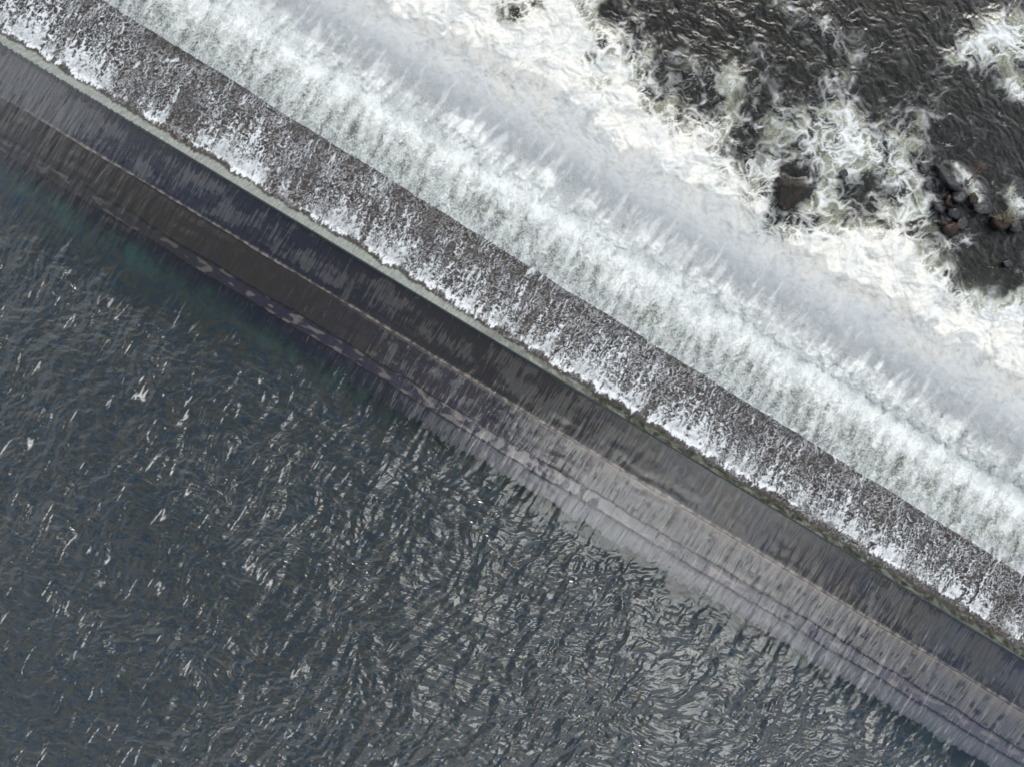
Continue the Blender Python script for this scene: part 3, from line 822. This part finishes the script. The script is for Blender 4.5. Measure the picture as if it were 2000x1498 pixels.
# ================================================================== MIST
def build_mist():
    m = M('mist')
    v = m.n('ShaderNodeVolumePrincipled')
    v.inputs['Color'].default_value = (0.935, 0.935, 0.93, 1); v.inputs['Density'].default_value = 0.8
    v.inputs['Anisotropy'].default_value = 0.0
    m.l(v.outputs[0], m.out.inputs['Volume'])
    Us = np.arange(-1500, 1500, 9.0); Vs = np.arange(306, 530, 6.0)
    U, V = np.meshgrid(Us, Vs)
    c = 400 + 18 * noise(U / 180, U * 0 + 3.3, 901)
    prof = np.exp(-((V - c) / 62) ** 2)
    top = 1.9 * prof * (0.75 + 0.9 * fbm(U / 85, V / 60, 902, 4, 0.55)) - 0.28 + 0.20 * fbm(U / 26, V / 26, 903, 3)
    edge = sst(306, 352, V) * sst(522, 480, V)
    z1 = -4.35 + np.clip(top, -0.3, 3.0) * edge - 0.3 * (1 - edge)
    z0 = z1 * 0 - 4.9
    p, q = pq_of(U, V)
    nr, nc = U.shape
    X1, Y1, _ = world(p, q, z1); X0, Y0, _ = world(p, q, z0)
    co = np.concatenate([np.stack([X1, Y1, z1], -1).reshape(-1, 3), np.stack([X0, Y0, z0], -1).reshape(-1, 3)])
    i = np.arange(nr * nc).reshape(nr, nc); n = nr * nc
    a, b, c_, d = i[:-1, :-1].ravel(), i[:-1, 1:].ravel(), i[1:, 1:].ravel(), i[1:, :-1].ravel()
    F_ = [np.stack([a, d, c_, b], -1), np.stack([a, b, c_, d], -1) + n]
    rim = list(i[0, :]) + list(i[1:, -1]) + list(i[-1, -2::-1]) + list(i[-2:0:-1, 0])
    rim = np.array(rim); r2 = np.roll(rim, -1)
    F_.append(np.stack([rim, r2, r2 + n, rim + n], -1))
    link('mist', tri_mesh('mist', co, np.concatenate(F_)), m.m, kind='stuff', label='low bank of pale mist hanging over the foot of the fall')

# ================================================================== SPRAY
def build_spray():
    """thrown strings and beads of water, as thousands of tiny bent slivers"""
    r = np.random.default_rng(11)
    m = M('white_spray')
    sp = m.done(m.diffuse((0.80, 0.83, 0.84)))
    def slivers(name, U, V, z, L, wd, ang, lift, kind):
        n = len(U)
        p, q = pq_of(U, V)
        X, Y, Z = world(p, q, z)
        c = np.stack([X, Y, Z], -1)
        d = np.stack([np.cos(ang), np.sin(ang), lift], -1)
        d /= np.linalg.norm(d, axis=1)[:, None]
        s = np.stack([-np.sin(ang), np.cos(ang), 0 * ang], -1)
        bend = s * (r.normal(0, 0.22, n) * L)[:, None]
        w_ = wd[:, None]
        up = np.zeros((n, 3)); up[:, 2] = 1
        a = c - d * (L / 2)[:, None]; b = c + d * (L / 2)[:, None]
        mid = c + bend
        # four-sided spindles: ends a, b and a small diamond at the middle
        v = np.stack([a, mid + s * w_, mid + up * w_, mid - s * w_, mid - up * w_, b], 1).reshape(-1, 3)
        f = np.array([[0, 1, 2], [0, 2, 3], [0, 3, 4], [0, 4, 1], [5, 2, 1], [5, 3, 2], [5, 4, 3], [5, 1, 4]])
        F_ = (np.arange(n)[:, None, None] * 6 + f[None]).reshape(-1, 3)
        link(name, tri_mesh(name, v, F_), sp, kind='stuff', label=kind)
    dn = math.pi / 2 - A          # downstream heading in the world
    # curtain
    n = 60000
    U = r.uniform(-1280, 1340, n); V = vedge(U) + r.beta(1.3, 1.3, n) * 150
    k = noise(U / 30, V / 30, 700) + 0.6 * noise(U / 9, V / 9, 701)
    ok = k > 0.1; U, V = U[ok], V[ok]; n = len(U)
    c = V - vedge(U)
    z = -1.35 - 3.0 * np.clip(c / 150, 0, 1.2) ** 1.8 + r.uniform(0.05, 0.28, n)
    slivers('spray', U, V, z, r.uniform(0.06, 0.26, n), r.uniform(0.005, 0.013, n), dn + r.normal(0, 1.0, n), r.normal(0, 0.3, n), 'fine white strings of water thrown off the falling curtain')
    # landing zone: bursts
    nb = 1300
    Ub = r.uniform(-1000, 1340, nb); Vb = 292 + r.normal(0, 24, nb)
    m_ = r.integers(25, 80, nb)
    U = np.repeat(Ub, m_); V = np.repeat(Vb, m_); n = len(U)
    a = r.uniform(0, 2 * np.pi, n); rad = np.abs(r.normal(0, 13, n))
    U = U + rad * np.cos(a); V = V + rad * np.sin(a) + 0.3 * rad
    z = -3.75 + r.uniform(0, 1.0, n) - rad * 0.01
    slivers('splash', U, V, z, r.uniform(0.04, 0.22, n), r.uniform(0.005, 0.014, n), dn + r.normal(0, 0.8, n), r.uniform(0.0, 1.0, n), 'white bursts of droplets above the foot of the fall')
    # splashes where the sheet lands on the apron
    n = 60000
    U = r.uniform(-1280, 1340, n); d = np.abs(r.normal(0, 24, n)) + 9
    al = noise(U / 24, U * 0 + 6.5, 104) + noise(U / 9, U * 0 + 8.5, 105) * 0.7
    ok = (al + r.normal(0, 0.35, n)) > 0.15
    U, d = U[ok], d[ok]; n = len(U); V = lipw(U) + d
    z = -0.85 - 0.45 * np.clip((V - 36) / 130, 0, 1) + r.uniform(0.03, 0.22, n)
    slivers('splash', U, V, z, r.uniform(0.04, 0.14, n), r.uniform(0.005, 0.012, n), dn + r.normal(0, 1.0, n), r.uniform(0, 0.8, n), 'white drops leaping where the sheet lands on the apron')

build_weir()
build_reservoir()
build_cascade()
build_river()
build_bed()
build_rocks()
build_twigs()
build_spray()
build_mist()
